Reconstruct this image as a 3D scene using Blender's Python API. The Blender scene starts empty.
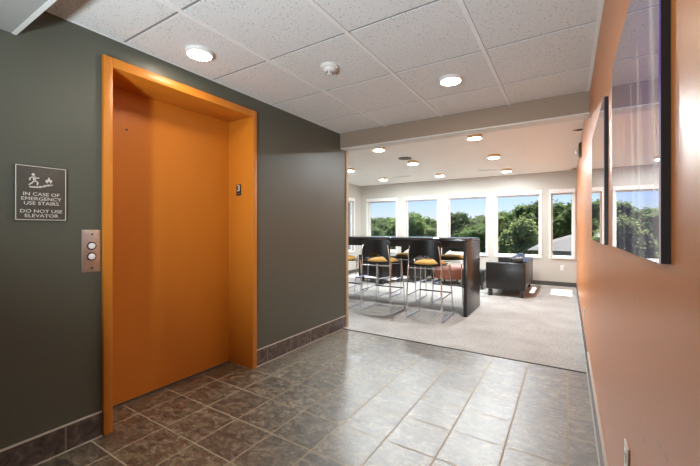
import bpy, bmesh, math, random
from mathutils import Vector, Matrix, noise
C = bpy.context.scene.collection
SC = bpy.context.scene
random.seed(7)
PI = math.pi
# ------------------------------------------------------------------ materials
class NT:
    """small helper around one node tree"""
    def __init__(s, name):
        s.m = bpy.data.materials.new(name); s.m.use_nodes = True
        s.t = s.m.node_tree; s.t.nodes.clear()
        s.out = s.n('ShaderNodeOutputMaterial')
    def n(s, typ, **kw):
        nd = s.t.nodes.new(typ)
        for k, v in kw.items(): setattr(nd, k, v)
        return nd
    def l(s, a, b): s.t.links.new(a, b)
    def put(s, sock, v):
        if hasattr(v, 'is_linked') or isinstance(v, bpy.types.NodeSocket): s.l(v, sock)
        else: sock.default_value = v
    def math(s, op, a, b=0.0, c=0.0, clamp=False):
        nd = s.n('ShaderNodeMath', operation=op); nd.use_clamp = clamp
        s.put(nd.inputs[0], a); s.put(nd.inputs[1], b); s.put(nd.inputs[2], c)
        return nd.outputs[0]
    def mix(s, f, a, b, mode='MIX'):
        nd = s.n('ShaderNodeMix', data_type='RGBA', blend_type=mode)
        s.put(nd.inputs[0], f); s.put(nd.inputs[6], a); s.put(nd.inputs[7], b)
        return nd.outputs[2]
    def ramp(s, f, stops):
        nd = s.n('ShaderNodeValToRGB'); cr = nd.color_ramp
        while len(cr.elements) < len(stops): cr.elements.new(0.5)
        for e, (p, c) in zip(cr.elements, stops): e.position = p; e.color = c
        s.put(nd.inputs[0], f); return nd.outputs[0]
    def obj(s): return s.n('ShaderNodeTexCoord').outputs['Object']
    def gen(s): return s.n('ShaderNodeTexCoord').outputs['Generated']
    def noise(s, vec, scale, detail=4, rough=.6, dist=0, dim='3D'):
        nd = s.n('ShaderNodeTexNoise'); nd.noise_dimensions = dim
        s.l(vec, nd.inputs['Vector']); nd.inputs['Scale'].default_value = scale
        nd.inputs['Detail'].default_value = detail; nd.inputs['Roughness'].default_value = rough
        nd.inputs['Distortion'].default_value = dist
        return nd.outputs[0]
    def bump(s, h, strength=.3, dist=.01):
        nd = s.n('ShaderNodeBump'); nd.inputs['Strength'].default_value = strength
        nd.inputs['Distance'].default_value = dist; s.l(h, nd.inputs['Height']); return nd.outputs[0]
    def bsdf(s, col, rough=.5, metal=0, normal=None, spec=.5, coat=0, coat_rough=.05):
        b = s.n('ShaderNodeBsdfPrincipled')
        s.put(b.inputs['Base Color'], col); s.put(b.inputs['Roughness'], rough)
        s.put(b.inputs['Metallic'], metal); s.put(b.inputs['Specular IOR Level'], spec)
        b.inputs['Coat Weight'].default_value = coat; b.inputs['Coat Roughness'].default_value = coat_rough
        if normal is not None: s.l(normal, b.inputs['Normal'])
        s.l(b.outputs[0], s.out.inputs[0]); return b
def c3(r, g, b): return (r, g, b, 1)
def hexc(h):
    v = [int(h[i:i+2], 16) / 255 for i in (0, 2, 4)]
    return tuple(x / 12.92 if x <= .04045 else ((x + .055) / 1.055) ** 2.4 for x in v) + (1,)
def plain(name, col, rough=.5, metal=0, var=.06, scale=25, bumpk=0, spec=.5, coat=0):
    t = NT(name); o = t.obj(); nz = t.noise(o, scale)
    k = t.math('MULTIPLY_ADD', nz, 2 * var, 1 - var)
    g = t.n('ShaderNodeCombineColor')
    for i in range(3): t.l(k, g.inputs[i])
    colr = t.mix(1.0, col, g.outputs[0], 'MULTIPLY')
    nm = t.bump(t.noise(o, scale * 8, 2), bumpk, .002) if bumpk else None
    t.bsdf(colr, rough, metal, nm, spec, coat); return t.m
M = {}
M['olive'] = plain('olive_paint', c3(.085, .091, .070), .42, var=.03, scale=3, bumpk=.1, spec=.6)
M['orange_enamel'] = plain('orange_enamel', c3(.57, .195, .018), .38, var=.02, scale=2, spec=.45)
M['orange_door'] = plain('orange_door_paint', c3(.53, .168, .013), .45, var=.03, scale=2, spec=.4)
M['beige_wall'] = plain('beige_wall_paint', c3(.50, .48, .435), .6, var=.02, scale=3)
M['soffit_wall'] = plain('taupe_soffit_paint', c3(.34, .26, .195), .6, var=.02, scale=3)
M['bulkhead'] = plain('grey_bulkhead_paint', c3(.36, .35, .33), .6, var=.02, scale=3)
M['white_trim'] = plain('white_trim_paint', c3(.76, .755, .73), .4, var=.02)
M['white_ceiling'] = plain('white_plaster', c3(.92, .92, .90), .8, var=.03, scale=4, bumpk=.15)
M['wood_trim'] = plain('tan_wood_trim', c3(.5, .33, .19), .5, var=.12, scale=18)
M['grid'] = plain('painted_steel_grid', c3(.86, .86, .85), .4, var=.02)
M['grid_shade'] = plain('cross_tee_joint_shade', c3(.27, .265, .26), .5, var=.03)  # dark colour stands in for the shade along the cross joints
M['chrome'] = plain('polished_chrome', c3(.78, .79, .80), .14, 1, var=.02)
M['steel'] = plain('brushed_steel', c3(.78, .74, .70), .36, 1, var=.08, scale=60)
M['black_laminate'] = plain('black_laminate', c3(.022, .019, .018), .28, var=.1, scale=12)
M['counter_top'] = plain('black_counter_laminate', c3(.03, .028, .027), .12, var=.1, scale=12)
M['black_ply'] = plain('black_lacquered_shell', c3(.012, .011, .010), .34, var=.1, spec=.3)
M['mustard'] = plain('mustard_fabric', c3(.34, .18, .03), .85, var=.12, scale=60, bumpk=.2)
M['black_leather'] = plain('black_leather', c3(.010, .008, .007), .3, var=.15, scale=20, bumpk=.15, spec=.55)
M['blue_fabric'] = plain('slate_blue_fabric', c3(.07, .10, .145), .8, var=.1, scale=50)
M['black_plastic'] = plain('black_plastic', c3(.012, .012, .012), .4, var=.05)
M['dark_sign'] = plain('dark_bronze_sign_face', c3(.07, .062, .05), .45, var=.04)
M['sign_border'] = plain('pale_grey_letter_paint', c3(.62, .58, .52), .5, var=.03)
M['white_plastic'] = plain('white_plastic', c3(.78, .77, .74), .35, var=.02)
M['button_white'] = plain('frosted_button', c3(.86, .84, .80), .3, var=.02)
M['bronze'] = plain('dark_bronze', c3(.12, .085, .04), .4, .7, var=.1)
M['red_leather'] = plain('red_brown_leather', c3(.13, .036, .017), .42, var=.12, scale=14)
M['vinyl_base'] = plain('dark_vinyl_base', c3(.07, .065, .058), .5, var=.05)
M['grille_dark'] = plain('dark_grey_grille', c3(.10, .095, .085), .6, var=.05)
M['lamp_rim'] = plain('amber_tan_lamp_rim', c3(.62, .40, .19), .5, var=.04)
M['caulk'] = plain('pale_grout_line', c3(.52, .47, .41), .7, var=.05)
M['bark'] = plain('tree_bark', c3(.09, .065, .045), .9, var=.2, scale=3)
M['brick'] = plain('red_brick', c3(.36, .12, .06), .85, var=.15, scale=3)
M['pale_facade'] = plain('pale_facade', c3(.62, .57, .49), .8, var=.04, scale=.5)
M['flat_roof'] = plain('pale_gravel_roof', c3(.58, .54, .47), .9, var=.06, scale=.8)
M['siding'] = plain('house_siding', c3(.5, .48, .44), .8, var=.05, scale=2)

def emit(name, col, s):
    t = NT(name); e = t.n('ShaderNodeEmission'); e.inputs[0].default_value = col; e.inputs[1].default_value = s
    # faint pattern of the frosted lens
    t.l(e.outputs[0], t.out.inputs[0]); return t.m
LAMP_HALL, LAMP_ROOM = 105.0, 640.0
M['lens_hall'] = emit('lit_lamp_lens', c3(1, .88, .72), LAMP_HALL)
M['lens_room'] = emit('lit_room_lamp_lens', c3(.92, .98, 1.0), LAMP_ROOM)

def tile_floor():
    t = NT('slate_floor_tile'); o = t.obj(); sp = t.n('ShaderNodeSeparateXYZ'); t.l(o, sp.inputs[0])
    T, FX, FY, G = .3046, -2.1313, 1.2304, .0085
    ids = []; masks = []
    for ax, off in ((0, FX), (1, FY)):
        q = t.math('DIVIDE', t.math('SUBTRACT', sp.outputs[ax], off - 30 * T), T)
        fl = t.math('FLOOR', q); fr = t.math('SUBTRACT', q, fl)
        d = t.math('MINIMUM', fr, t.math('SUBTRACT', 1.0, fr))
        ids.append(fl); masks.append(d)
    dm = t.math('MINIMUM', masks[0], masks[1])
    mask = t.math('SMOOTH_MIN', t.math('DIVIDE', t.math('SUBTRACT', dm, G / T * .35), G / T * .3, clamp=True), 1.0, 0.0)
    cv = t.n('ShaderNodeCombineXYZ'); t.l(ids[0], cv.inputs[0]); t.l(ids[1], cv.inputs[1])
    wn = t.n('ShaderNodeTexWhiteNoise'); wn.noise_dimensions = '3D'; t.l(cv.outputs[0], wn.inputs[0])
    sh = t.n('ShaderNodeVectorMath', operation='SCALE'); t.l(wn.outputs['Color'], sh.inputs[0]); sh.inputs['Scale'].default_value = 40
    ad = t.n('ShaderNodeVectorMath', operation='ADD'); t.l(o, ad.inputs[0]); t.l(sh.outputs[0], ad.inputs[1])
    mp = t.n('ShaderNodeMapping'); mp.inputs['Scale'].default_value = (1.0, 1.5, 1); t.l(ad.outputs[0], mp.inputs[0])
    n1 = t.noise(mp.outputs[0], 14, 8, .72, .8); n2 = t.noise(mp.outputs[0], 50, 6, .75, 1.5)
    v = t.math('ADD', t.math('MULTIPLY', n1, .62), t.math('MULTIPLY', n2, .38))
    col = t.ramp(v, [(.40, c3(.026, .020, .012)), (.475, c3(.075, .058, .036)), (.53, c3(.152, .126, .082)), (.61, c3(.31, .262, .18))])
    tone = t.math('MULTIPLY_ADD', wn.outputs['Value'], .3, .86)
    g = t.n('ShaderNodeCombineColor')
    for i in range(3): t.l(tone, g.inputs[i])
    col = t.mix(1.0, col, g.outputs[0], 'MULTIPLY')
    col = t.mix(mask, c3(.42, .35, .255), col)
    rough = t.math('ADD', t.math('MULTIPLY', mask, -.46), t.math('MULTIPLY_ADD', n2, .16, .83))
    h = t.math('ADD', t.math('MULTIPLY', mask, 1.0), t.math('MULTIPLY', v, .55))
    bs = t.bsdf(col, rough, 0, t.bump(h, .12, .003), t.math('MULTIPLY', mask, 1.0), coat_rough=.42)
    t.l(mask, bs.inputs['Coat Weight']); return t.m
M['tile'] = tile_floor()

def base_tile(y0, pitch):
    t = NT('slate_baseboard_tile'); o = t.obj(); sp = t.n('ShaderNodeSeparateXYZ'); t.l(o, sp.inputs[0])
    q = t.math('DIVIDE', t.math('SUBTRACT', sp.outputs[1], y0 - 30 * pitch), pitch); fl = t.math('FLOOR', q); fr = t.math('SUBTRACT', q, fl)
    d = t.math('MINIMUM', fr, t.math('SUBTRACT', 1.0, fr))
    mask = t.math('GREATER_THAN', d, .011)
    cv = t.n('ShaderNodeCombineXYZ'); t.l(fl, cv.inputs[0])
    wn = t.n('ShaderNodeTexWhiteNoise'); t.l(cv.outputs[0], wn.inputs[0])
    sh = t.n('ShaderNodeVectorMath', operation='SCALE'); t.l(wn.outputs['Color'], sh.inputs[0]); sh.inputs['Scale'].default_value = 30
    ad = t.n('ShaderNodeVectorMath', operation='ADD'); t.l(o, ad.inputs[0]); t.l(sh.outputs[0], ad.inputs[1])
    n1 = t.noise(ad.outputs[0], 16, 6, .65, .8)
    col = t.ramp(n1, [(.33, c3(.045, .037, .034)), (.52, c3(.10, .082, .074)), (.7, c3(.19, .16, .14))])
    col = t.mix(mask, c3(.27, .235, .2), col)
    t.bsdf(col, .34, 0, t.bump(n1, .2, .003)); return t.m
M['base_l1'] = base_tile(.804, .319); M['base_l2'] = base_tile(2.335, .321); M['base_r'] = base_tile(2.256, .3046)

def carpet():
    t = NT('loop_carpet'); o = t.obj()
    n1 = t.noise(o, 220, 2, .7); n2 = t.noise(o, 45, 4, .7); n3 = t.noise(o, 3, 3, .5)
    v = t.math('ADD', t.math('MULTIPLY', n1, .5), t.math('ADD', t.math('MULTIPLY', n2, .35), t.math('MULTIPLY', n3, .15)))
    col = t.ramp(v, [(.36, c3(.20, .19, .178)), (.5, c3(.38, .367, .348)), (.64, c3(.56, .545, .525))])
    t.bsdf(col, .95, 0, t.bump(n1, .5, .004), .15); return t.m
M['carpet'] = carpet()

def ceil_tile():
    t = NT('fissured_ceiling_tile'); o = t.obj()
    v = t.n('ShaderNodeTexVoronoi'); t.l(o, v.inputs['Vector']); v.inputs['Scale'].default_value = 62; v.inputs['Randomness'].default_value = 1
    n1 = t.noise(o, 70, 3, .6)
    sp = t.math('LESS_THAN', v.outputs['Distance'], t.math('MULTIPLY_ADD', n1, .72, -.18))
    v2 = t.n('ShaderNodeTexVoronoi'); t.l(o, v2.inputs['Vector']); v2.inputs['Scale'].default_value = 150
    s2 = t.math('LESS_THAN', v2.outputs['Distance'], .2)
    f = t.math('MAXIMUM', t.math('MULTIPLY', sp, 1.0), t.math('MULTIPLY', s2, .6))
    col = t.mix(f, c3(.77, .775, .765), c3(.42, .41, .39))
    t.bsdf(col, .9, 0, t.bump(t.math('SUBTRACT', 1.0, f), .35, .002), .2); return t.m
M['ceil_tile'] = ceil_tile()

def wall_gloss():
    t = NT('semi_gloss_orange_paint'); o = t.obj()
    n1 = t.noise(o, 160, 2, .5); n2 = t.noise(o, 1.2, 3, .5)
    col = t.ramp(n2, [(.3, c3(.56, .185, .036)), (.7, c3(.60, .20, .042))])
    # hairline scuffs and nicks
    mp = t.n('ShaderNodeMapping'); mp.inputs['Scale'].default_value = (1, 1.0, .35); t.l(o, mp.inputs[0])
    v = t.n('ShaderNodeTexVoronoi', feature='DISTANCE_TO_EDGE'); t.l(mp.outputs[0], v.inputs['Vector']); v.inputs['Scale'].default_value = 2.6
    sc = t.math('MULTIPLY', t.math('LESS_THAN', v.outputs['Distance'], .006), t.math('GREATER_THAN', t.noise(o, 7, 3, .6), .62))
    col = t.mix(t.math('MULTIPLY', sc, .5), col, c3(.25, .13, .08))
    t.bsdf(col, .36, 0, t.bump(n1, .2, .002), .9); return t.m
M['orange_wall'] = wall_gloss()

def glass():
    t = NT('window_glass'); tr = t.n('ShaderNodeBsdfTransparent'); gl = t.n('ShaderNodeBsdfGlossy'); gl.inputs['Roughness'].default_value = .01
    g = t.n('ShaderNodeNewGeometry'); dp = t.n('ShaderNodeVectorMath', operation='DOT_PRODUCT'); t.l(g.outputs['Incoming'], dp.inputs[0]); t.l(g.outputs['Normal'], dp.inputs[1])
    k = t.math('SUBTRACT', 1.0, t.math('ABSOLUTE', dp.outputs['Value'])); fac = t.math('MULTIPLY_ADD', t.math('POWER', k, 5.0), .95, .025, clamp=True)   # Schlick reflectance, same from both faces
    mx = t.n('ShaderNodeMixShader')
    t.l(fac, mx.inputs[0]); t.l(tr.outputs[0], mx.inputs[1]); t.l(gl.outputs[0], mx.inputs[2]); t.l(mx.outputs[0], t.out.inputs[0]); return t.m
M['glass'] = glass()

def art(name, y0, z0, w, h, beams, bg, pale):
    """violet fountain print under acrylic: white jets on a violet ground"""
    t = NT(name); o = t.obj(); sp = t.n('ShaderNodeSeparateXYZ'); t.l(o, sp.inputs[0])
    u = t.math('DIVIDE', t.math('SUBTRACT', sp.outputs[1], y0), w)      # 0 near edge .. 1 far edge
    v = t.math('DIVIDE', t.math('SUBTRACT', sp.outputs[2], z0), h)
    nz = t.noise(o, 9, 4, .6)
    col = t.ramp(t.math('ADD', t.math('MULTIPLY', nz, .35), t.math('MULTIPLY', v, .65)), [(.1, pale), (.5, bg), (.95, c3(.13, .10, .28))])
    acc = None
    for (bu, top, wd, lean, k) in beams:
        cx = t.math('MULTIPLY_ADD', t.math('SUBTRACT', top, v), lean * -4, bu)
        wv = t.math('MAXIMUM', t.math('MULTIPLY_ADD', t.math('SUBTRACT', top, v), wd * 2.6, .012), .008)
        d = t.math('DIVIDE', t.math('ABSOLUTE', t.math('SUBTRACT', u, cx)), wv)
        g = t.math('SUBTRACT', 1.0, d, clamp=True)
        g = t.math('MULTIPLY', g, t.math('MULTIPLY', t.math('SUBTRACT', top, v), 14.0, clamp=True))
        g = t.math('MULTIPLY', g, k)
        acc = g if acc is None else t.math('MAXIMUM', acc, g)
    vo = t.n('ShaderNodeTexVoronoi'); t.l(o, vo.inputs['Vector']); vo.inputs['Scale'].default_value = 75
    spark = t.math('MULTIPLY', t.math('LESS_THAN', vo.outputs['Distance'], .16), t.math('GREATER_THAN', t.noise(o, 6, 2), .56))
    acc = t.math('MAXIMUM', acc, t.math('MULTIPLY', spark, .6))
    col = t.mix(acc, col, c3(.95, .90, .95))
    t.bsdf(col, .015, 0, None, .5, 1, .01); return t.m

def foliage(name, dark, mid, lite):
    t = NT(name); o = t.obj(); n1 = t.noise(o, 1.6, 5, .75); n2 = t.noise(o, 6, 3, .7)
    col = t.ramp(t.math('ADD', t.math('MULTIPLY', n1, .6), t.math('MULTIPLY', n2, .4)), [(.36, dark), (.52, mid), (.68, lite)])
    bs = t.bsdf(col, .75, 0, t.bump(n2, .6, .3), .2)
    tl = t.n('ShaderNodeBsdfTranslucent'); t.l(col, tl.inputs[0]); mx = t.n('ShaderNodeMixShader'); mx.inputs[0].default_value = .5
    t.l(bs.outputs[0], mx.inputs[1]); t.l(tl.outputs[0], mx.inputs[2]); t.l(mx.outputs[0], t.out.inputs[0]); return t.m
M['leaf_dark'] = foliage('dark_green_leaves', c3(.05, .085, .026), c3(.12, .19, .058), c3(.22, .31, .10))
M['leaf_mid'] = foliage('mid_green_leaves', c3(.075, .13, .036), c3(.17, .27, .075), c3(.29, .39, .13))
M['leaf_lite'] = foliage('pale_green_leaves', c3(.14, .19, .07), c3(.30, .37, .15), c3(.44, .50, .25))
M['grass'] = foliage('mown_grass', c3(.05, .09, .02), c3(.09, .15, .04), c3(.14, .2, .06))
def shingle():
    t = NT('grey_shingles'); o = t.obj()
    b = t.n('ShaderNodeTexBrick'); t.l(o, b.inputs['Vector']); b.inputs['Scale'].default_value = 1.6
    b.inputs['Color1'].default_value = c3(.06, .061, .063); b.inputs['Color2'].default_value = c3(.085, .087, .089); b.inputs['Mortar'].default_value = c3(.08, .08, .085)
    b.inputs['Mortar Size'].default_value = .01
    t.bsdf(b.outputs[0], .85); return t.m
M['shingle'] = shingle()
# ------------------------------------------------------------------ mesh helpers
def box(bm, x0, x1, y0, y1, z0, z1, bev=0, seg=2):
    r = bmesh.ops.create_cube(bm, size=1)
    vs = r['verts']
    for v in vs:
        v.co = Vector(((x0 + x1) / 2 + v.co.x * (x1 - x0), (y0 + y1) / 2 + v.co.y * (y1 - y0), (z0 + z1) / 2 + v.co.z * (z1 - z0)))
    if bev:
        es = list({e for v in vs for e in v.link_edges})
        bmesh.ops.bevel(bm, geom=es, offset=bev, segments=seg, affect='EDGES', profile=.5)
def cyl(bm, c, axis, r, h, seg=28, r2=None, bev=0):
    """solid cylinder centred on c along axis ('X','Y','Z')"""
    rr = bmesh.ops.create_cone(bm, cap_ends=True, segments=seg, radius1=r, radius2=r if r2 is None else r2, depth=h)
    rot = {'Z': Matrix.Identity(4), 'X': Matrix.Rotation(PI / 2, 4, 'Y'), 'Y': Matrix.Rotation(-PI / 2, 4, 'X')}[axis]
    bmesh.ops.transform(bm, matrix=Matrix.Translation(c) @ rot, verts=rr['verts'])
    if bev:
        es = [e for e in {e for v in rr['verts'] for e in v.link_edges} if any(len(f.verts) > 4 for f in e.link_faces)]
        bmesh.ops.bevel(bm, geom=es, offset=bev, segments=2, affect='EDGES')
def tube(bm, pts, r, seg=8, fil=0, n=5):
    """round tube along a polyline, corners filleted by fil"""
    pts = [Vector(p) for p in pts]
    if fil:
        q = [pts[0]]
        for a, b, c in zip(pts, pts[1:], pts[2:]):
            d1 = (a - b).normalized(); d2 = (c - b).normalized(); f = min(fil, (a - b).length * .45, (c - b).length * .45)
            s, e = b + d1 * f, b + d2 * f
            for i in range(n + 1):
                k = i / n; q.append((1 - k) ** 2 * s + 2 * k * (1 - k) * b + k * k * e)
        q.append(pts[-1]); pts = q
    rings = []; up = None
    for i, p in enumerate(pts):
        d = (pts[min(i + 1, len(pts) - 1)] - pts[max(i - 1, 0)]).normalized()
        if up is None: up = d.orthogonal().normalized()
        up = (up - d * up.dot(d)).normalized(); s = d.cross(up)
        rings.append([bm.verts.new(p + (up * math.cos(2 * PI * k / seg) + s * math.sin(2 * PI * k / seg)) * r) for k in range(seg)])
    for a, b in zip(rings, rings[1:]):
        for k in range(seg): bm.faces.new((a[k], a[(k + 1) % seg], b[(k + 1) % seg], b[k]))
    bm.faces.new(rings[0][::-1]); bm.faces.new(rings[-1])
def lathe(bm, prof, c=(0, 0, 0), seg=32):
    rings = []
    for r, z in prof:
        rings.append([bm.verts.new((c[0] + r * math.cos(2 * PI * k / seg), c[1] + r * math.sin(2 * PI * k / seg), c[2] + z)) for k in range(seg)] if r > 1e-6
                     else [bm.verts.new((c[0], c[1], c[2] + z))])
    for a, b in zip(rings, rings[1:]):
        for k in range(seg):
            k2 = (k + 1) % seg
            if len(a) == 1 and len(b) == 1: continue
            if len(a) == 1: bm.faces.new((a[0], b[k2], b[k]))
            elif len(b) == 1: bm.faces.new((a[k], a[k2], b[0]))
            else: bm.faces.new((a[k], a[k2], b[k2], b[k]))
def prism(bm, poly, mapf, t):
    """extrude a 2-D outline; mapf(u, v, w) -> world, w in {0, t}"""
    a = [bm.verts.new(mapf(u, v, 0)) for u, v in poly]; b = [bm.verts.new(mapf(u, v, t)) for u, v in poly]
    n = len(poly)
    fs = [bm.faces.new(a[::-1]), bm.faces.new(b)]
    for i in range(n): bm.faces.new((a[i], a[(i + 1) % n], b[(i + 1) % n], b[i]))
    bmesh.ops.triangulate(bm, faces=fs)
def obj(name, bm, mat, parent=None, smooth=True, loc=None):
    bmesh.ops.recalc_face_normals(bm, faces=bm.faces[:])
    me = bpy.data.meshes.new(name); bm.to_mesh(me); bm.free()
    if smooth:
        for p in me.polygons: p.use_smooth = True
        try: me.set_sharp_from_angle(angle=math.radians(38))
        except Exception: pass
    me.materials.append(M[mat] if isinstance(mat, str) else mat)
    o = bpy.data.objects.new(name, me); C.objects.link(o)
    if parent: o.parent = parent
    if loc: o.location = loc
    return o
def B(): return bmesh.new()
def tag(o, label=None, cat=None, group=None, kind=None):
    if label: o['label'] = label
    if cat: o['category'] = cat
    if group: o['group'] = group
    if kind: o['kind'] = kind
    return o
def thing(name, label, cat, loc=(0, 0, 0), rz=0, group=None):
    o = bpy.data.objects.new(name, None); C.objects.link(o); o.location = loc; o.rotation_euler = (0, 0, rz)
    o.empty_display_size = .1
    return tag(o, label, cat, group)
def struct(name, bm, mat, parent=None, smooth=False):
    o = obj(name, bm, mat, parent, smooth)
    if not parent: o['kind'] = 'structure'
    return o
def dup(root, loc, rz, label=None):
    r = root.copy(); C.objects.link(r); r.location = loc; r.rotation_euler = (0, 0, rz)
    if label: r['label'] = label
    for ch in list(root.children):
        c = ch.copy(); C.objects.link(c); c.parent = r
        for g in list(ch.children):
            d = g.copy(); C.objects.link(d); d.parent = c
    return r
def text_mesh(bm, body, size, mapf, t, sx=1.0, cx=0, cy=0, bold=.0):
    cu = bpy.data.curves.new('lettering', 'FONT'); cu.body = body; cu.size = size; cu.align_x = 'CENTER'; cu.align_y = 'CENTER'
    cu.offset = bold; cu.resolution_u = 3
    to = bpy.data.objects.new('lettering_source', cu); C.objects.link(to)
    bpy.context.view_layer.update()
    me = bpy.data.meshes.new_from_object(to.evaluated_get(bpy.context.evaluated_depsgraph_get()))
    tb = bmesh.new(); tb.from_mesh(me)
    bmesh.ops.remove_doubles(tb, verts=tb.verts[:], dist=1e-6)
    r = bmesh.ops.extrude_face_region(tb, geom=tb.faces[:])
    for v in [g for g in r['geom'] if isinstance(g, bmesh.types.BMVert)]: v.co.z += 1
    vm = {}
    for v in tb.verts: vm[v] = bm.verts.new(mapf(cx + v.co.x * sx, cy + v.co.y, t * (1 if v.co.z > .5 else 0)))
    for f in tb.faces:
        try: bm.faces.new([vm[v] for v in f.verts])
        except ValueError: pass
    tb.free(); bpy.data.objects.remove(to); bpy.data.curves.remove(cu); bpy.data.meshes.remove(me)
# ------------------------------------------------------------------ dimensions (metres; x right, y down the corridor)
XL, XR = -2.374, .158            # corridor side walls
ZC = 2.407                       # corridor ceiling
YT = 3.605                       # slate meets carpet
Y0, YS, YE = -1.7, 3.57, 3.73    # behind the camera, soffit front, end of corridor
XW, YW, ZR = -5.09, 8.75, 2.47   # lounge: left wall, window wall, ceiling
DY0, DY1, DZ = 1.035, 2.145, 2.222   # elevator opening
XD = -2.665                      # elevator door face
ZB = 2.224                       # bulkhead underside
# ------------------------------------------------------------------ shell
b = B(); box(b, -2.80, XR + .2, Y0 - .2, YT, -.12, 0); struct('floor', b, 'tile')
b = B(); box(b, XW - .25, XR + .2, YT, YW + .25, -.12, -.001); struct('floor_lounge', b, 'carpet')
b = B(); box(b, XL + .012, XR - .02, YT - .01, YT + .01, 0, .005); struct('trim_1', b, 'vinyl_base')
tag(bpy.data.objects['trim_1'], 'dark threshold strip between slate tile and carpet')
# left wall with the elevator opening
b = B(); box(b, -2.80, XL, Y0, DY0 - .02, 0, ZC + .05); box(b, -2.80, XL, DY1 + .02, YE, 0, ZC + .05); box(b, -2.80, XL, DY0 - .02, DY1 + .02, DZ + .02, ZC + .05)
struct('wall_left', b, 'olive')
b = B(); box(b, -2.80, -2.745, DY0 - .02, DY1 + .02, 0, DZ + .02); struct('wall_shaft', b, 'vinyl_base')
b = B(); box(b, XR, XR + .2, Y0 - .2, YW + .25, -.1, ZR + .1); struct('wall_right', b, 'orange_wall')
b = B(); box(b, -2.80, XR, Y0 - .2, Y0, 0, ZC + .05); struct('wall_back', b, 'beige_wall')
# soffit where the corridor opens into the lounge
b = B(); box(b, XL, XR, YS, YE, 2.226, ZC + .12); struct('wall_soffit', b, 'soffit_wall')
b = B(); box(b, XL, XR, YS + .012, YE + .012, 2.214, 2.226); struct('trim_2', b, 'white_trim')
b = B(); box(b, XL - .02, XL + .012, YE - .035, YE + .012, 0, 2.214); struct('trim_3', b, 'wood_trim')
b = B(); box(b, -2.374, XR, Y0, .60, ZB, ZC + .04); o = struct('wall_bulkhead', b, 'bulkhead')
b = B(); box(b, XL, XR, .585, .603, ZB - .003, ZB + .012); struct('trim_4', b, 'white_trim')
# suspended ceiling: tegular tiles and a T-bar grid
T, GX, GY = .6469, -2.406, 1.1019
b = B()
for i in range(0, 5):
    for j in range(-1, 5):
        x0, x1 = GX + i * T, GX + (i + 1) * T; y0, y1 = GY + j * T, GY + (j + 1) * T
        if y0 >= YS: continue
        xa, xb, ya, yb = max(x0 + .014, XL + .015), min(x1 - .014, XR - .022), y0 + .0085, min(y1 - .0085, YS - .002)
        if xb - xa < .03 or yb - ya < .03: continue
        box(b, xa, xb, ya, yb, ZC - .002, ZC + .02)
struct('ceiling', b, 'ceil_tile')
b = B(); box(b, -2.80, XR, Y0, YS, ZC + .02, ZC + .06)
for i in range(1, 4): box(b, GX + i * T - .0125, GX + i * T + .0125, .6, YS, ZC - .007, ZC + .02)
box(b, XR - .022, XR, .6, YS, ZC - .006, ZC + .02); box(b, XL, XL + .015, .6, YS, ZC - .004, ZC + .02)
struct('trim_5', b, 'grid'); tag(bpy.data.objects['trim_5'], 'white metal grid of the suspended corridor ceiling')
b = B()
for j in range(0, 4): box(b, XL, XR, GY + j * T - .0085, GY + j * T + .0085, ZC + .0015, ZC + .021)  # cross tees, joint shadow lines put into their colour
struct('trim_6', b, 'grid_shade'); tag(bpy.data.objects['trim_6'], 'cross tees of the suspended corridor ceiling, darkened for joint shade')
# lounge shell
b = B(); box(b, XW - .25, XR, YE - .16, YW + .25, ZR, ZR + .1); struct('ceiling_lounge', b, 'white_ceiling')
b = B(); box(b, XW - .25, -2.80, YE - .16, YE, 0, ZR); struct('wall_lounge', b, 'beige_wall')
WX = [(-4.87, -3.98), (-3.70, -2.83), (-2.555, -1.64), (-1.43, -.52), (-.31, .10)]
WZ0, WZ1 = .62, 2.0
b = B()
xs = [XW] + [v for p in WX for v in p] + [XR]
for k in range(0, len(xs), 2): box(b, xs[k], xs[k + 1], YW, YW + .2, WZ0, WZ1)
box(b, XW, XR, YW, YW + .2, 0, WZ0); box(b, XW, XR, YW, YW + .2, WZ1, ZR)
struct('wall_window', b, 'beige_wall')
LW = [(7.15, 8.35), (4.6, 6.2)]
b = B(); ys = [YE - .16, LW[1][0], LW[1][1], LW[0][0], LW[0][1], YW + .2]
for k in range(0, 6, 2): box(b, XW - .2, XW, ys[k], ys[k + 1], WZ0, WZ1)
box(b, XW - .2, XW, YE - .16, YW + .2, 0, WZ0); box(b, XW - .2, XW, YE - .16, YW + .2, WZ1, ZR)
struct('wall_lounge_left', b, 'beige_wall')
for n, (x0, x1) in enumerate(WX):
    b = B()   # casing proud of the wall
    c = .035; top = .085
    box(b, x0 - c, x0, YW - .018, YW, WZ0 - c, WZ1 + top); box(b, x1, min(x1 + c, XR - .001), YW - .018, YW, WZ0 - c, WZ1 + top)
    box(b, x0, x1, YW - .018, YW, WZ1, WZ1 + top); box(b, x0, x1, YW - .03, YW, WZ0 - c, WZ0)
    w = struct('window_%d' % (n + 1), b, 'white_trim')
    b = B(); f = .03
    box(b, x0, x0 + f, YW + .06, YW + .12, WZ0, WZ1); box(b, x1 - f, x1, YW + .06, YW + .12, WZ0, WZ1)
    box(b, x0 + f, x1 - f, YW + .06, YW + .12, WZ0, WZ0 + f); box(b, x0 + f, x1 - f, YW + .06, YW + .12, WZ1 - f, WZ1)
    obj('window_frame', b, 'white_trim', w, False)
    b = B(); box(b, x0 + f, x1 - f, YW + .087, YW + .093, WZ0 + f, WZ1 - f); obj('pane', b, 'glass', w, False)
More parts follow.
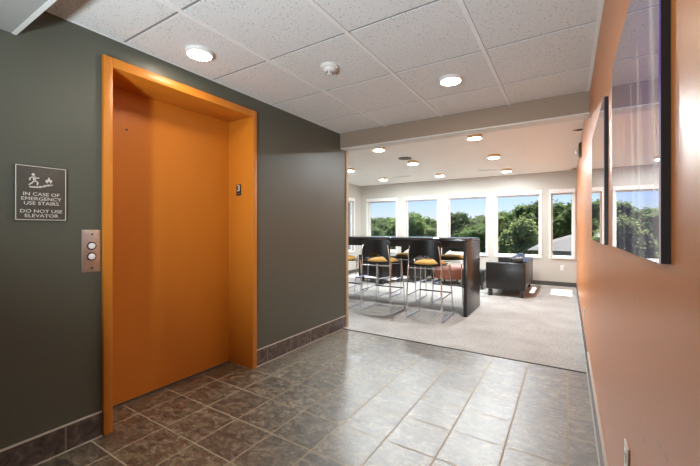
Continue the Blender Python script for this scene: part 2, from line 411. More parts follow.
for n, (y0, y1) in enumerate(LW):
    b = B(); c = .035
    box(b, XW, XW + .018, y0 - c, y0, WZ0 - c, WZ1 + .085); box(b, XW, XW + .018, y1, y1 + c, WZ0 - c, WZ1 + .085)
    box(b, XW, XW + .018, y0, y1, WZ1, WZ1 + .085); box(b, XW, XW + .03, y0, y1, WZ0 - c, WZ0)
    w = struct('window_%d' % (n + 6), b, 'white_trim')
    b = B(); f = .03
    box(b, XW - .12, XW - .06, y0, y0 + f, WZ0, WZ1); box(b, XW - .12, XW - .06, y1 - f, y1, WZ0, WZ1)
    box(b, XW - .12, XW - .06, y0 + f, y1 - f, WZ0, WZ0 + f); box(b, XW - .12, XW - .06, y0 + f, y1 - f, WZ1 - f, WZ1)
    obj('window_frame', b, 'white_trim', w, False)
    b = B(); box(b, XW - .093, XW - .087, y0 + f, y1 - f, WZ0 + f, WZ1 - f); obj('pane', b, 'glass', w, False)
# baseboards
def baseboard(name, x0, x1, y0, y1, mat, cap_x):
    b = B(); box(b, x0, x1, y0, y1, 0, .14); o = struct(name, b, mat)
    b = B(); box(b, x0, x1, y0, y1, .14, .1475); box(b, cap_x[0], cap_x[1], y0, y1, .0, .005); obj('cap', b, 'caulk', o, False); return o
baseboard('baseboard_left', XL, XL + .012, Y0, DY0 - .052, 'base_l1', (XL + .012, XL + .019))
baseboard('baseboard_left_far', XL, XL + .012, DY1 + .052, YE - .036, 'base_l2', (XL + .012, XL + .019))
baseboard('baseboard_right', XR - .014, XR, Y0, YE, 'base_r', (XR - .021, XR - .014))
b = B(); box(b, XR - .01, XR, YE, YW, 0, .09); struct('baseboard_lounge_right', b, 'vinyl_base')
b = B(); box(b, XW, XR - .01, YW - .01, YW, 0, .09); struct('baseboard_window', b, 'vinyl_base')
b = B(); box(b, XW, XW + .01, YE, YW - .01, 0, .09); struct('baseboard_lounge_left', b, 'vinyl_base')
# ------------------------------------------------------------------ elevator door
b = B(); box(b, XD - .04, XD, DY0 - .01, DY1 + .01, .012, DZ + .01)
door = struct('door_1', b, 'orange_door'); tag(door, 'flat orange elevator door panel in its deep frame')
fw = .05; XF = XL + .025
b = B()
box(b, -2.70, XF, DY0 - fw, DY0, 0, DZ + fw + .01, .004); box(b, -2.70, XF, DY1, DY1 + fw, 0, DZ + fw + .01, .004); box(b, -2.70, XF - .0005, DY0, DY1, DZ, DZ + fw + .01, .004)
obj('door_frame', b, 'orange_enamel', door)
b = B(); cyl(b, (XD + .001, 1.262, 1.943), 'X', .0065, .004, 16); obj('keyhole', b, 'black_plastic', door)
b = B(); box(b, XD - .02, XD + .012, DY0, DY1, 0, .011); obj('sill', b, 'vinyl_base', door, False)
# floor number plate on the far jamb
PX, PZ = -2.528, 1.588
pl = thing('floor_number_plate', 'small black plate with a white 3 on the orange elevator jamb', 'sign', (PX, DY1, PZ))
b = B(); box(b, -.031, .031, -.0035, -.0002, -.05, .05, .001); obj('plate', b, 'black_plastic', pl)
mp = lambda u, v, w: (u, -.0035 - w, v)
b = B(); text_mesh(b, '3', .078, mp, .0012, 1.05, 0, .014, .0018); obj('numeral', b, 'sign_border', pl, False)
b = B()
for (u, v) in ((-.008, -.030), (.0, -.030), (-.008, -.038), (.012, -.030), (.02, -.030)): cyl(b, (u, -.004, v), 'Y', .0022, .002, 8)
obj('braille', b, 'sign_border', pl)
# call button panel
cp = thing('elevator_call_panel', 'brushed steel call button plate beside the orange elevator frame', 'call panel', (XL, .929, 1.108))
b = B(); box(b, -.002, .006, -.047, .047, -.124, .124, .002); obj('plate', b, 'steel', cp)
for z in (.030, -.032):
    b = B(); lathe(b, [(.0, .0), (.024, 0), (.024, .006), (.021, .009), (.0185, .007), (.0185, .003), (0, .003)], seg=32)
    bmesh.ops.transform(b, matrix=Matrix.Translation((.006, 0, z)) @ Matrix.Rotation(PI / 2, 4, 'Y'), verts=b.verts[:])
    rg = obj('button', b, 'black_plastic', cp)
    b = B(); lathe(b, [(0, .003), (.0175, .003), (.0175, .0085), (.014, .0105), (0, .0112)], seg=32)
    bmesh.ops.transform(b, matrix=Matrix.Translation((.006, 0, z)) @ Matrix.Rotation(PI / 2, 4, 'Y'), verts=b.verts[:])
    cap = obj('button_cap', b, 'button_white', rg)
for z in (.098, -.1):
    b = B(); cyl(b, (.0065, .003, z), 'X', .0055, .003, 14); obj('screw', b, 'bronze', cp)
# emergency sign
SY, SZ, SW, SH = .7, 1.425, .215, .288
sg = thing('emergency_sign', 'square dark sign reading in case of emergency use stairs, left of the elevator', 'sign', (XL, SY, SZ))
b = B(); box(b, .0002, .012, -SW / 2, SW / 2, -SH / 2, SH / 2, .002); obj('plate', b, 'dark_sign', sg)
m2 = lambda u, v, w: (.012 + w, u, v)
b = B()
w2, h2, e = SW / 2 - .003, SH / 2 - .003, .0032
for (u0, u1, v0, v1) in ((-w2, w2, h2 - e, h2), (-w2, w2, -h2, -h2 + e), (-w2, -w2 + e, -h2 + e, h2 - e), (w2 - e, w2, -h2 + e, h2 - e)):
    prism(b, [(u0, v0), (u1, v0), (u1, v1), (u0, v1)], m2, .001)
obj('border', b, 'sign_border', sg, False)
for part in ((('IN CASE OF', -.008), ('EMERGENCY', -.032), ('USE STAIRS', -.056)), (('DO NOT USE', -.097), ('ELEVATOR', -.121))):
  b = B()
  for s, v in part:
    text_mesh(b, s, .0245, m2, .0011, 1.2, 0, v + .002, .0001)
  obj('lettering', b, 'sign_border', sg, False)
b = B()   # pictogram: runner, stairs, flame
def seg2(b, p, q, w0, w1=None):
    w1 = w0 if w1 is None else w1
    d = Vector((q[0] - p[0], q[1] - p[1])).normalized(); n = Vector((-d.y, d.x))
    prism(b, [(p[0] + n.x * w0, p[1] + n.y * w0), (p[0] - n.x * w0, p[1] - n.y * w0), (q[0] - n.x * w1, q[1] - n.y * w1), (q[0] + n.x * w1, q[1] + n.y * w1)], m2, .0011)
S0 = (-.043, .028)
def R(x, y): return (S0[0] + x, S0[1] + y)
st = [(-.008, 0), (.04, 0), (.04, .006), (.058, .006), (.058, .012), (.076, .012), (.076, .017), (.09, .017), (.09, .023), (.07, .023), (.07, .018), (.052, .018), (.052, .012), (.034, .012), (.034, .0065), (-.008, .0065)]
prism(b, [R(x, y) for x, y in st], m2, .0011)
prism(b, [R(.008 + .0065 * math.cos(a * PI / 8), .068 + .0072 * math.sin(a * PI / 8)) for a in range(16)], m2, .0011)
seg2(b, R(.009, .060), R(.014, .036), .0065, .005)
for ch in ([(.013, .037), (.027, .029), (.024, .014)], [(.012, .037), (.003, .024), (-.010, .013)], [(.010, .057), (.026, .049), (.032, .055)], [(.008, .057), (-.005, .049), (-.006, .037)]):
    for p, q in zip(ch, ch[1:]): seg2(b, R(*p), R(*q), .0032, .0028)
obj('running_figure', b, 'sign_border', sg, False)
b = B()
prism(b, [R(x, y) for x, y in [(.067, .027), (.060, .034), (.058, .042), (.063, .048), (.064, .041), (.068, .050), (.073, .062), (.076, .052), (.080, .045), (.083, .05), (.087, .042), (.084, .033), (.077, .027), (.079, .034), (.075, .040), (.072, .035), (.069, .040), (.067, .034)]], m2, .0011)
obj('flame', b, 'sign_border', sg, False)
# ------------------------------------------------------------------ ceiling lamps, detectors, vents
def make_lamp(label, x, y, z, rim, lens, group, r=.088, h=.024):
    t = thing('ceiling_lamp', label, 'ceiling light', (x, y, z), 0, group)
    b = B(); lathe(b, [(0, 0), (r, 0), (r, -h + .006), (r - .006, -h), (r - .014, -h + .0005), (r - .014, -h + .008), (0, -h + .008)], seg=40); obj('housing', b, rim, t)
    b = B(); lathe(b, [(0, -h + .0075), (r - .0145, -h + .0075), (r - .0145, -h), (r * .5, -h - .003), (0, -h - .004)], seg=40); obj('diffuser', b, lens, t)
    return t
make_lamp('lit disc ceiling lamp nearest the orange elevator door', -2.06, 1.423, ZC - .002, 'white_plastic', 'lens_hall', 'disc lamps in the corridor ceiling')
make_lamp('lit disc ceiling lamp right of the smoke detector, before the soffit', -.772, 2.713, ZC - .002, 'white_plastic', 'lens_hall', 'disc lamps in the corridor ceiling')
make_lamp('lit disc ceiling lamp cut off by the top edge of the photo', -1.01, 1.30, ZC - .002, 'white_plastic', 'lens_hall', 'disc lamps in the corridor ceiling')
LP = [(-2.425, 4.70, 'half hidden by the soffit, left one'), (-1.04, 4.76, 'half hidden by the soffit, right one'),
      (-2.41, 6.03, 'beside the dark ceiling speaker'), (-1.05, 6.22, 'largest amber rimmed one, right of the ceiling centre'),
      (-3.81, 6.09, 'touching the corridor wall end on the left'), (-3.815, 7.64, 'leftmost of the far row near the windows'),
      (-2.45, 7.75, 'middle of the far row near the windows'), (-1.08, 7.87, 'rightmost of the far row near the windows')]
for x, y, s in LP:
    make_lamp('lit lounge ceiling lamp, ' + s, x, y, ZR, 'lamp_rim', 'lens_room', 'disc lamps in the lounge ceiling', .095, .05)
t = thing('smoke_detector', 'white round smoke detector on the corridor ceiling tile', 'smoke detector', (-1.45, 2.043, ZC - .002))
b = B(); lathe(b, [(0, 0), (.064, 0), (.064, -.012), (.057, -.02), (.05, -.022)], seg=36); obj('base', b, 'white_plastic', t)
b = B(); lathe(b, [(.048, -.018), (.046, -.032), (.036, -.042), (.022, -.045), (.022, -.056), (.016, -.061), (0, -.062)], seg=36); hd = obj('sensor_head', b, 'white_plastic', t)
b = B()
for k in range(8):
    a = k * PI / 4; box(b, -.006, .006, -.003, .003, -.006, .006)
    vs = b.verts[-8:]; bmesh.ops.transform(b, matrix=Matrix.Rotation(a, 4, 'Z') @ Matrix.Translation((.0225, 0, -.051)), verts=vs)
obj('vent_slots', b, 'grille_dark', hd, False)
t = thing('ceiling_speaker', 'dark round speaker grille on the lounge ceiling beside a lamp', 'speaker', (-2.415, 5.68, ZR))
b = B(); lathe(b, [(0, 0), (.115, 0), (.115, -.008), (.10, -.012), (.1, -.009)], seg=40); obj('rim', b, 'grille_dark', t)
b = B(); lathe(b, [(0, -.006), (.1, -.006), (.1, -.01), (.06, -.013), (0, -.014)], seg=40); obj('grille', b, 'grille_dark', t)
for x, y, s in ((-3.33, 7.64, 'left of the middle far lamp'), (-1.38, 7.76, 'left of the rightmost far lamp')):
    t = thing('air_diffuser', 'slim white linear air vent on the lounge ceiling, ' + s, 'vent', (x, y, ZR), 0, 'linear vents in the lounge ceiling')
    b = B(); box(b, -.24, .24, -.05, -.035, -.008, 0); box(b, -.24, .24, .035, .05, -.008, 0); box(b, -.24, -.225, -.035, .035, -.008, 0); box(b, .225, .24, -.035, .035, -.008, 0); obj('frame', b, 'white_trim', t, False)
    b = B(); box(b, -.225, .225, -.034, .034, -.004, -.0005); obj('slot', b, 'grid', t, False)
# sidewall sprinklers and the alarm strobe on the right wall of the lounge
def sprinkler(label, y, z):
    t = thing('sidewall_sprinkler', label, 'sprinkler', (XR, y, z), 0, 'sidewall sprinklers')
    b = B(); cyl(b, (-.004, 0, 0), 'X', .035, .008, 24); obj('escutcheon', b, 'white_plastic', t)
    b = B(); cyl(b, (-.035, 0, 0), 'X', .011, .06, 14); tube(b, [(-.055, -.012, 0), (-.085, -.02, 0), (-.10, 0, 0)], .003, 6); tube(b, [(-.055, .012, 0), (-.085, .02, 0), (-.10, 0, 0)], .003, 6); obj('nozzle', b, 'bronze', t)
    b = B(); box(b, -.106, -.1, -.022, .022, -.005, .018); obj('deflector', b, 'chrome', t, False)
sprinkler('small sprinkler head high on the right wall above the alarm strobe', 4.97, 2.415)
sprinkler('tiny sprinkler head on the right wall at the far window end', 8.3, 2.43)
t = thing('alarm_strobe', 'dark bronze alarm strobe with a protruding lens high on the right wall', 'alarm', (XR, 5.66, 2.30))
b = B(); box(b, -.028, .004, -.07, .07, -.095, .095, .004); obj('housing', b, 'bronze', t)
b = B(); box(b, -.033, -.028, -.058, .058, -.083, .083, .002); obj('face_plate', b, 'black_plastic', t)
b = B(); box(b, -.075, -.033, -.04, .04, -.06, .0, .014, 3); obj('strobe_lens', b, 'button_white', t)
# ------------------------------------------------------------------ outlets
def outlet(name, label, loc, face, single=False):
    t = thing(name, label, 'outlet', loc)
    f = (lambda a, u0, u1, v0, v1: (-a[1], -a[0], u0, u1, v0, v1)) if face == 'X' else (lambda a, u0, u1, v0, v1: (u0, u1, -a[1], -a[0], v0, v1))
    b = B(); box(b, *f((0.0003, .006), -.036, .036, -.058, .058), .002); obj('cover_plate', b, 'white_plastic', t)
    for z in (.024, -.024):
        b = B(); box(b, *f((.006, .0085), -.017, .017, z - .015, z + .015), .001); r_ = obj('receptacle', b, 'button_white', t)
        b = B(); box(b, *f((.0083, .0088), -.008, -.0055, z - .004, z + .007)); box(b, *f((.0083, .0088), .0055, .008, z - .004, z + .007)); obj('slot', b, 'black_plastic', r_, False)
    b = B(); cyl(b, (-.0065, 0, 0) if face == 'X' else (0, -.0065, 0), face, .003, .002, 10); obj('screw', b, 'steel', t)
outlet('wall_outlet', 'white outlet plate low on the orange wall at the bottom edge', (XR, 1.368, .515), 'X')
outlet('wall_outlet', 'white outlet plate low on the orange wall near the carpet edge', (XR, 4.66, .31), 'X')
outlet('wall_outlet', 'white outlet plate on the window wall right of the black sofa', (-.10, YW, .395), 'Y')
# ------------------------------------------------------------------ black edged prints on the orange wall
beams = [(.115, .93, .05, .03, .85), (.30, .80, .035, .02, .95), (.43, .74, .032, .03, .9), (.24, .62, .03, .02, .6), (.58, .63, .028, .0, .75), (.70, .55, .025, 0, .7), (.82, .5, .025, -.02, .7), (.90, .47, .02, -.02, .6), (.05, .45, .03, .03, .6)]
P1 = (.84, 1.64, 1.175, 1.845); P2 = (1.99, 2.93, 1.165, 1.85)
M['art1'] = art('violet_fountain_print', P1[0], P1[2], P1[1] - P1[0], P1[3] - P1[2], beams, c3(.17, .11, .44), c3(.30, .25, .42))
M['art2'] = art('pale_fountain_print', P2[0], P2[2], P2[1] - P2[0], P2[3] - P2[2], [(.3, .8, .04, .02, .7), (.5, .9, .05, 0, .8), (.72, .7, .04, 0, .7)], c3(.30, .28, .33), c3(.42, .42, .40))
for (y0, y1, z0, z1), mt, lab in ((P1, 'art1', 'large black edged acrylic print of white fountain jets on violet, nearest the camera'), (P2, 'art2', 'black edged acrylic print further along the orange wall, reflecting the windows')):
    t = thing('framed_print', lab, 'picture', (0, 0, 0), 0, 'prints on the orange wall')
    xa, xb = XR - .0165, XR - .0002
    b = B(); box(b, xa + .0025, xb, y0, y1, z0, z1, .0005, 1); obj('frame', b, 'black_plastic', t, False)  # solid black backing slab behind the print, only its edges show
    b = B(); box(b, xa, xa + .0025, y0, y1, z0, z1); obj('print', b, mt, t, False)
# ------------------------------------------------------------------ bar table
bt = thing('bar_table', 'long black counter height bar table with solid panel ends', 'table', (-2.475, 5.40, 0))
hx, hy, HT = 1.285, .42, 1.10
b = B(); box(b, -hx, hx, -hy, hy, HT - .05, HT, .003); obj('tabletop', b, 'counter_top', bt)
b = B(); box(b, -hx + .05, hx - .05, -hy + .01, -hy + .03, HT - .14, HT - .05); box(b, -hx + .05, hx - .05, hy - .03, hy - .01, HT - .14, HT - .05); obj('apron', b, 'black_laminate', bt, False)
for s in (-1, 1):
    b = B(); box(b, min(s * hx, s * (hx - .05)), max(s * hx, s * (hx - .05)), -hy, hy, 0, HT - .05, .002); obj('end_panel', b, 'black_laminate', bt)
# ------------------------------------------------------------------ bar stools
def sheet(rows, th, axis):
    """thick curved sheet from grids of points; axis is a Vector added for the second side"""
    b = bmesh.new()
    for grid in rows:
        A = [[b.verts.new(p) for p in r] for r in grid]; D = [[b.verts.new(Vector(p) + axis * th) for p in r] for r in grid]
        nr, nc = len(A), len(A[0])
        for i in range(nr - 1):
            for j in range(nc - 1):
                b.faces.new((A[i][j], A[i][j + 1], A[i + 1][j + 1], A[i + 1][j])); b.faces.new((D[i][j], D[i + 1][j], D[i + 1][j + 1], D[i][j + 1]))
        for i in range(nr - 1):
            for j in (0, nc - 1): b.faces.new((A[i][j], A[i + 1][j], D[i + 1][j], D[i][j]))
        for j in range(nc - 1):
            for i in (0, nr - 1): b.faces.new((A[i][j], A[i][j + 1], D[i][j + 1], D[i][j]))
    bmesh.ops.remove_doubles(b, verts=b.verts[:], dist=1e-5)
    # faces that became doubled inside after merging neighbouring grids
    seen = {}; kill = []
    for f in b.faces:
        k = frozenset(v.index for v in f.verts)
        seen.setdefault(k, []).append(f)
    b.verts.index_update(); seen = {}
    for f in b.faces: seen.setdefault(frozenset(v.index for v in f.verts), []).append(f)
    for fs in seen.values():
        if len(fs) > 1: kill += fs
    if kill: bmesh.ops.delete(b, geom=kill, context='FACES_ONLY')
    return b
def make_stool(label):
    t = thing('bar_stool', label, 'bar stool', (0, 0, 0), 0, 'stools at the bar table')
    for s in (-1, 1):
        b = B(); tube(b, [(s * .225, -.225, .78), (s * .232, -.235, .70), (s * .252, -.258, .0095), (s * .252, .258, .0095), (s * .215, .215, .725)], .0095, 10, .03); obj('side_frame', b, 'chrome', t)
        b = B(); tube(b, [(s * .246, -.248, .31), (s * .240, .238, .325)], .0085, 8); obj('side_rung', b, 'chrome', t)
        b = B(); tube(b, [(s * .223, -.222, .76), (s * .222, -.26, .90), (s * .20, -.252, 1.0)], .0085, 8, .05); obj('back_support', b, 'chrome', t)
    b = B(); box(b, -.236, .236, .222, .246, .315, .333, .004); obj('footrest', b, 'black_laminate', t)
    b = B(); tube(b, [(-.232, -.235, .70), (.232, -.235, .70)], .008, 8); obj('cross_tube', b, 'chrome', t)
    b = B(); tube(b, [(-.218, .216, .70), (.218, .216, .70)], .008, 8); obj('cross_tube', b, 'chrome', t)
    # seat shell and cushion
    N = 16
    top = []
    for i in range(N + 1):
        v = -1 + 2 * i / N; row = []
        for j in range(N + 1):
            u = -1 + 2 * j / N
            x = .215 * u * (1 - .10 * v * v); y = .215 * v * (1 - .06 * u * u)
            row.append(Vector((x, y, .735 + .012 * u * u)))
        top.append(row)
    obj('seat', sheet([top], .014, Vector((0, 0, -1))), 'black_ply', t)
    b = B(); prof = []
    n1, n2 = 24, 7
    rings = []
    for k in range(n2 + 1):
        a = k / n2 * PI / 2; r = math.cos(a) ** .55 if k < n2 else 0; z = .748 + .055 * math.sin(a)
        ring = []
        for q in range(n1):
            th = 2 * PI * q / n1; cx, sy = math.cos(th), math.sin(th)
            ex = math.copysign(abs(cx) ** .6, cx); ey = math.copysign(abs(sy) ** .6, sy)
            ring.append(b.verts.new((.20 * ex * r, .20 * ey * r, z)))
        rings.append(ring)
    for a_, c_ in zip(rings, rings[1:]):
        for q in range(n1): b.faces.new((a_[q], a_[(q + 1) % n1], c_[(q + 1) % n1], c_[q]))
    b.faces.new(rings[0][::-1]); bmesh.ops.remove_doubles(b, verts=b.verts[:], dist=1e-4); obj('cushion', b, 'mustard', t)
    # back panel with the lens shaped opening above the seat
    def P(u, z): # u in -1..1
        x = .226 * u; return Vector((x, -.268 + .055 * u * u - .03 * (z - .74), z))
    us = [-1 + 2 * j / 32 for j in range(33)]
    lo, hi, bot, tp = [], [], [], []
    for u in us:
        q = abs(u) / .84
        arch = .107 * (max(0, 1 - q ** 2.2)) ** .75 if q < 1 else 0
        low = .768 - .014 * max(0, 1 - q * q) if q < 1 else .768
        lo.append(low); hi.append(max(low + .0, .768 + arch) if q < 1 else .768)
        bot.append(.742 - .012 * (1 - u * u)); tp.append(1.082 - .04 * abs(u) ** 9)
    up = [[P(u, h + (tt - h) * k / 8) for u, h, tt in zip(us, hi, tp)] for k in range(9)]
    dn = [[P(u, bb + (l - bb) * k / 2) for u, bb, l in zip(us, bot, lo)] for k in range(3)]
    obj('backrest', sheet([up, dn], .012, Vector((0, -1, 0))), 'black_ply', t)
    return t
st0 = make_stool('black backed bar stool on the near side, in the middle of the near row')
st0.location = (-2.385, 4.762, 0)
dup(st0, (-1.645, 4.762, 0), 0, 'black backed bar stool on the near side, nearest the right end panel')
dup(st0, (-3.125, 4.762, 0), 0, 'near side bar stool partly hidden by the corridor wall end')
dup(st0, (-1.655, 5.862, 0), PI, 'bar stool on the far side facing us, nearest the right end panel')
dup(st0, (-2.435, 5.862, 0), PI, 'bar stool on the far side facing us, seen between two near stools')
dup(st0, (-3.15, 5.862, 0), PI, 'bar stool on the far side facing us, leftmost beside the corridor wall')
# ------------------------------------------------------------------ lounge seating
def make_sofa(name, label, cat, length, depth, mat, loc, rz, cushions, group=None, pillow=False):
    """seat faces local -X; length runs along Y"""
    t = thing(name, label, cat, loc, rz, group); L, D = length / 2, depth / 2; a = .13; h = .615
    for s in (-1, 1):
        b = B(); box(b, -D, D, min(s * L, s * (L - a)), max(s * L, s * (L - a)), .125, h, .014, 3); obj('armrest', b, mat, t)
    b = B(); box(b, -D + .03, D - .02, -L + a, L - a, .15, .30, .01); obj('base', b, mat, t)
    b = B(); box(b, D - .14, D - .002, -L + a, L - a, .15, .64, .02, 3); obj('backrest', b, mat, t)
    w = (2 * (L - a)) / cushions
    for k in range(cushions):
        y0 = -L + a + k * w
        b = B(); box(b, -D + .01, D - .15, y0 + .004, y0 + w - .004, .30, .44, .035, 4); obj('seat_cushion', b, mat, t)
        b = B(); box(b, D - .28, D - .13, y0 + .004, y0 + w - .004, .44, .72, .05, 4); obj('back_cushion', b, mat, t)
    for sx in (-1, 1):
        for sy in (-1, 1):
            b = B(); box(b, sx * (D - .075) - .035, sx * (D - .075) + .035, sy * (L - .06) - .035, sy * (L - .06) + .035, 0, .126, .004); obj('leg', b, 'black_laminate', t)
    return t
sf = make_sofa('leather_sofa', 'black leather two seat sofa before the windows, its arm end towards us', 'sofa', 1.50, .67, 'black_leather', (-.965, 7.61, 0), 0, 2)
pb = B(); cyl(pb, (0, 0, 0), 'X', .058, .15, 24, bev=.02); p_ = obj('bolster_pillow', pb, 'black_leather', None, True, (-.745, 6.925, .615 + .059)); tag(p_, 'small black roll pillow lying on the near arm of the black sofa', 'pillow')
make_sofa('leather_armchair', 'black leather armchair behind the bar stools, left of the other armchair', 'armchair', .74, .72, 'black_leather', (-3.72, 7.30, 0), -PI / 2 - .25, 1, 'black armchairs behind the bar')
make_sofa('leather_armchair', 'black leather armchair behind the bar, right one, next to the round ottoman', 'armchair', .74, .72, 'black_leather', (-3.08, 8.02, 0), 0.0, 1, 'black armchairs behind the bar')
make_sofa('fabric_armchair', 'slate blue armchair almost hidden behind the corridor wall end', 'armchair', .74, .72, 'blue_fabric', (-4.5, 6.15, 0), PI, 1)
t = thing('round_ottoman', 'red brown round leather ottoman on short dark legs behind the bar', 'ottoman', (-2.27, 7.98, 0))
b = B(); lathe(b, [(0, .12), (.385, .12), (.40, .135), (.40, .33), (.385, .36), (.34, .378), (0, .385)], seg=48); obj('seat', b, 'red_leather', t)
b = B(); lathe(b, [(.399, .325), (.404, .33), (.399, .335)], seg=48); obj('piping', b, 'red_leather', t)
for k in range(4):
    a = PI / 4 + k * PI / 2; b = B(); cyl(b, (.29 * math.cos(a), .29 * math.sin(a), .0605), 'Z', .02, .121, 12, .028); obj('leg', b, 'black_laminate', t)
t = thing('cube_table', 'low black cube side table between bar end panel and black sofa', 'side table', (-1.66, 7.60, 0))
b = B(); box(b, -.2, .2, -.2, .2, .34, .375, .003); obj('tabletop', b, 'black_laminate', t)
for s in (-1, 1):
    b = B(); box(b, min(s * .2, s * .165), max(s * .2, s * .165), -.2, .2, .0, .34, .002); obj('side_panel', b, 'black_laminate', t)
b = B(); box(b, -.165, .165, .16, .19, .02, .34); obj('back_panel', b, 'black_laminate', t, False)
# ------------------------------------------------------------------ outdoors
GZ = -8.6
b = B(); box(b, -260, 260, 14, 420, GZ - .3, GZ); tag(struct('ground', b, 'grass'), 'green lawn three floors below the windows')
def tree(label, x, y, top, rad, mat, seed, conic=False):
    rnd = random.Random(seed); t = thing('tree', label, 'tree', (x, y, GZ)); H = top - GZ
    b = B(); cz = H * .62; rz = H * .40
    nb = 40; LV = []
    for k in range(nb):
        # lumps spread over an ellipsoid shell and its inside
        u = rnd.uniform(-1, 1); a = rnd.uniform(0, 2 * PI); rr = rnd.uniform(.55, .93)
        if k == 0: u, rr = 1, .82
        s = math.sqrt(max(0, 1 - u * u)); wd = rad
        if conic: wd = rad * (1 - .38 * (u + 1) / 2)
        p = Vector((wd * rr * s * math.cos(a), wd * rr * s * math.sin(a), cz + rz * rr * u))
        r = rad * rnd.uniform(.26, .40)
        q = bmesh.ops.create_icosphere(b, subdivisions=2, radius=r)
        off = Vector((rnd.uniform(-50, 50), rnd.uniform(-50, 50), 0))
        for v in q['verts']:
            d = v.co.normalized(); n_ = noise.noise(d * 2.4 + off) * .35 + noise.noise(d * 6 + off) * .3
            v.co = p + d * r * (.92 + n_)
        for _ in range(260):
            d = Vector((rnd.gauss(0, 1), rnd.gauss(0, 1), rnd.gauss(0, 1))).normalized()
            LV.append((p + d * r * (.95 + noise.noise(d * 2.4 + off) * .35 + rnd.uniform(-.08, .22)), d))
    ls = rad * .036
    for p, d in LV:
        n_ = (d + Vector((rnd.uniform(-1, 1), rnd.uniform(-1, 1), rnd.uniform(-.4, 1.2)))).normalized(); a_ = n_.orthogonal().normalized(); c_ = n_.cross(a_)
        w_ = ls * rnd.uniform(.7, 1.4); an = rnd.uniform(0, 6.28); a_, c_ = a_ * math.cos(an) + c_ * math.sin(an), c_ * math.cos(an) - a_ * math.sin(an)
        b.faces.new([b.verts.new(p + a_ * w_ * 1.1), b.verts.new(p + c_ * w_ * .9 + n_ * w_ * .2), b.verts.new(p - a_ * w_ * 1.1), b.verts.new(p - c_ * w_ * .9 + n_ * w_ * .2)])
    mx = max(v.co.z for v in b.verts)
    for v in b.verts: v.co.z *= H / mx
    obj('foliage', b, mat, t)
    b = B(); tube(b, [(0, 0, -.1), (.05, .05, H * .3), (-.1, .1, H * .7)], max(.18, rad * .06), 8); obj('trunk', b, 'bark', t)
    return t
def at(u, Y):   # x of the picture column u at depth Y, used to lay the tree line out
    c_, s_ = math.cos(.5585), math.sin(.5585); X = (u - 350) / 348.45
    return (X * c_ - s_) / (X * s_ + c_) * Y
TR = [  # picture column, distance, picture row of the top, crown radius, leaves, label
    (344, 48, 200, 5.5, 'leaf_dark', 'dark tree filling the narrow window on the left lounge wall'),
    (372, 95, 216, 7, 'leaf_dark', 'dark tree line crown at the left side of the first window'),
    (389, 100, 217, 8, 'leaf_mid', 'mid green tree at the right side of the first window'),
    (410, 62, 211, 4.2, 'leaf_mid', 'rounded mid green tree at the left side of the second window'),
    (427, 90, 216, 7, 'leaf_dark', 'dark tree line crown at the right side of the second window'),
    (433, 58, 227, 2.3, 'leaf_lite', 'pale green bushy tree low in the second window'),
    (455, 60, 211, 4.6, 'leaf_dark', 'dark tree with the highest crown in the left half of the third window'),
    (470, 85, 219, 5, 'leaf_mid', 'lower tree in the dip at the middle of the third window'),
    (482, 75, 214, 5, 'leaf_dark', 'dark tree at the right side of the third window'),
    (477, 50, 223, 2.6, 'leaf_mid', 'small rounded green tree low in the right of the third window'),
    (502, 62, 211, 4.8, 'leaf_dark', 'dark tree at the left side of the fourth window'),
    (522, 58, 203, 5.2, 'leaf_mid', 'tall tree behind the round pale tree in the fourth window'),
    (538, 55, 200, 4.2, 'leaf_dark', 'dark tree at the right side of the fourth window'),
    (523, 40, 215, 3.1, 'leaf_lite', 'large rounded pale green tree in the middle of the fourth window'),
    (553, 46, 199, 4.2, 'leaf_dark', 'dark tree at the left side of the fifth window behind the grey roof'),
    (577, 44, 196, 3.6, 'leaf_dark', 'dark tree at the right side of the fifth window behind the grey roof'),
    (566, 60, 205, 4.5, 'leaf_mid', 'mid green tree in the dip between two dark trees in the fifth window'),
    (372, 66, 230, 3.2, 'leaf_lite', 'pale green low trees crown at the bottom of the first window'),
]
placed = []
for i, (u, Yw, v, r0, mt, lab) in enumerate(sorted(TR, key=lambda q: q[1])):   # nearest first; a crowded tree steps back
    for k in range(160):   # step back or forth until the crown stands clear of its neighbours
        Y = Yw * (1 + .012 * k); r = r0 * math.sqrt(abs(Y) / Yw); x = at(u, Y)
        if Y > 37 and all(max(abs(x - a), abs(Y - c)) > (r + e) * 1.2 for a, c, e in placed): break
    else: print('tree crowded', i)
    placed.append((x, Y, r)); D = -x * math.sin(.5585) + Y * math.cos(.5585)
    tree(lab, x, Y, 1.24 + (228.45 - v) / 348.45 * D, r, mt, 11 + i, conic=(mt == 'leaf_lite'))
# pale flat roofed building with a brick stair tower
bl = thing('flat_roof_building', 'long pale flat roofed building far behind the first two windows', 'building', (0, 0, GZ))
xa, xb = at(379, 74), at(428, 74)
b = B(); box(b, xa, xb, 74, 92, 0, .35 - GZ); obj('wall', b, 'pale_facade', bl, False)
b = B(); box(b, xa - .3, xb + .3, 73.7, 92.3, .35 - GZ, .62 - GZ); obj('roof', b, 'flat_roof', bl, False)
for u in (392.5, 406):
    x = at(u, 73); b = B(); box(b, x - .8, x + .8, 72, 73.6, 0, 1.15 - GZ if u < 400 else .7 - GZ); obj('brick_pier', b, 'brick', bl, False)
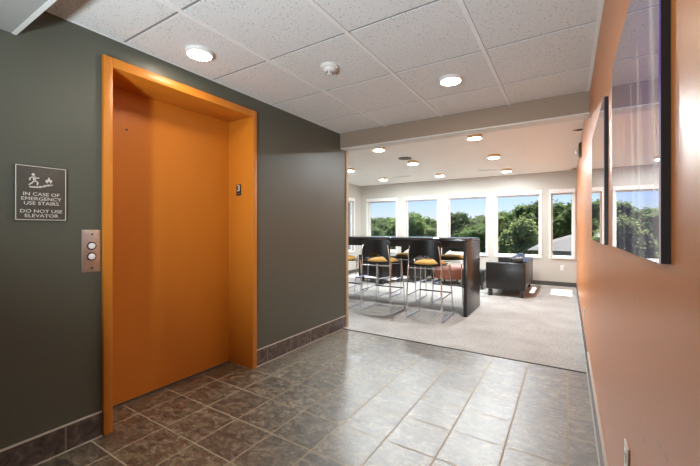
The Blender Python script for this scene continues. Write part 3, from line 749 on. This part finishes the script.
# neighbouring house with a grey hip roof
hs = thing('grey_roof_house', 'house with grey shingle hip roof outside the right windows', 'house', (0, 0, GZ))
E_, ex0, ex1, ey0, ey1, ez, rz_ = .5, at(527, 22), 12, 22, 33, .02, 1.95
ez = 1.24 - (250 - 228.45) / 348.45 * (-ex0 * math.sin(.5585) + ey0 * math.cos(.5585))
b = B(); box(b, ex0 + E_, ex1 - E_, ey0 + E_, ey1 - E_, 0, ez - GZ); obj('wall', b, 'siding', hs, False)
b = B(); ym = (ey0 + ey1) / 2; k = (ey1 - ey0) / 2
vs = [b.verts.new(p) for p in [(ex0, ey0, ez - GZ), (ex1, ey0, ez - GZ), (ex1, ey1, ez - GZ), (ex0, ey1, ez - GZ), (ex0 + k, ym, rz_ - GZ), (ex1 - k, ym, rz_ - GZ)]]
for f in ((0, 1, 5, 4), (1, 2, 5), (2, 3, 4, 5), (3, 0, 4), (3, 2, 1, 0)): b.faces.new([vs[i] for i in f])
obj('roof', b, 'shingle', hs, False)
# ------------------------------------------------------------------ light, sky, camera
w = bpy.data.worlds.new('sky'); SC.world = w; w.use_nodes = True; nt = w.node_tree; nt.nodes.clear()
ou = nt.nodes.new('ShaderNodeOutputWorld'); bg = nt.nodes.new('ShaderNodeBackground'); sk = nt.nodes.new('ShaderNodeTexSky')
sk.sky_type = 'NISHITA'; sk.sun_disc = False; sk.sun_elevation = math.radians(55); sk.sun_rotation = 0; sk.air_density = 1.0; sk.dust_density = .4; sk.ozone_density = 1.5
bg.inputs[1].default_value = .125
tn = nt.nodes.new('ShaderNodeMix'); tn.data_type = 'RGBA'; tn.blend_type = 'MULTIPLY'; tn.inputs[0].default_value = 1; tn.inputs[7].default_value = (.76, .86, 1.25, 1)
nt.links.new(sk.outputs[0], tn.inputs[6]); nt.links.new(tn.outputs[2], bg.inputs[0]); nt.links.new(bg.outputs[0], ou.inputs[0])
sl = bpy.data.lights.new('sun', 'SUN'); sl.energy = 18.0; sl.angle = math.radians(.6); sl.color = (1, .95, .87)
so = bpy.data.objects.new('sun', sl); C.objects.link(so); so.rotation_euler = (math.radians(-35), 0, 0); so.location = (0, 30, 40)
cam = bpy.data.cameras.new('camera'); co = bpy.data.objects.new('camera', cam); C.objects.link(co)
fl = bpy.data.lights.new('corridor_fill_spot', 'SPOT'); fl.energy = 330; fl.spot_size = math.radians(100); fl.spot_blend = .9; fl.shadow_soft_size = .1; fl.color = (.82, .94, 1.0)  # added fill light that brightens the corridor ceiling, not a fixture of the place
fo = bpy.data.objects.new('corridor_fill_spot', fl); C.objects.link(fo); fo.location = (-.87, -.9, .95)
fo.rotation_euler = (Vector((-1.3, 1.7, 2.4)) - Vector(fo.location)).to_track_quat('-Z', 'Y').to_euler()
co.location = (0, 0, 1.24); co.rotation_euler = (PI / 2, 0, .5585)
cam.sensor_width = 36; cam.lens = 348.45 / 700 * 36; cam.shift_y = -(233 - 228.45) / 700; cam.clip_start = .02; cam.clip_end = 1000
SC.camera = co
vs_ = SC.view_settings; vs_.view_transform = 'Standard'; vs_.look = 'None'; vs_.exposure = 0.0; vs_.gamma = 1; vs_.use_curve_mapping = False
SC.cycles.max_bounces = 14; SC.cycles.diffuse_bounces = 8; SC.cycles.glossy_bounces = 6; SC.cycles.transparent_max_bounces = 12
SC.cycles.sample_clamp_indirect = 8; SC.cycles.use_denoising = True
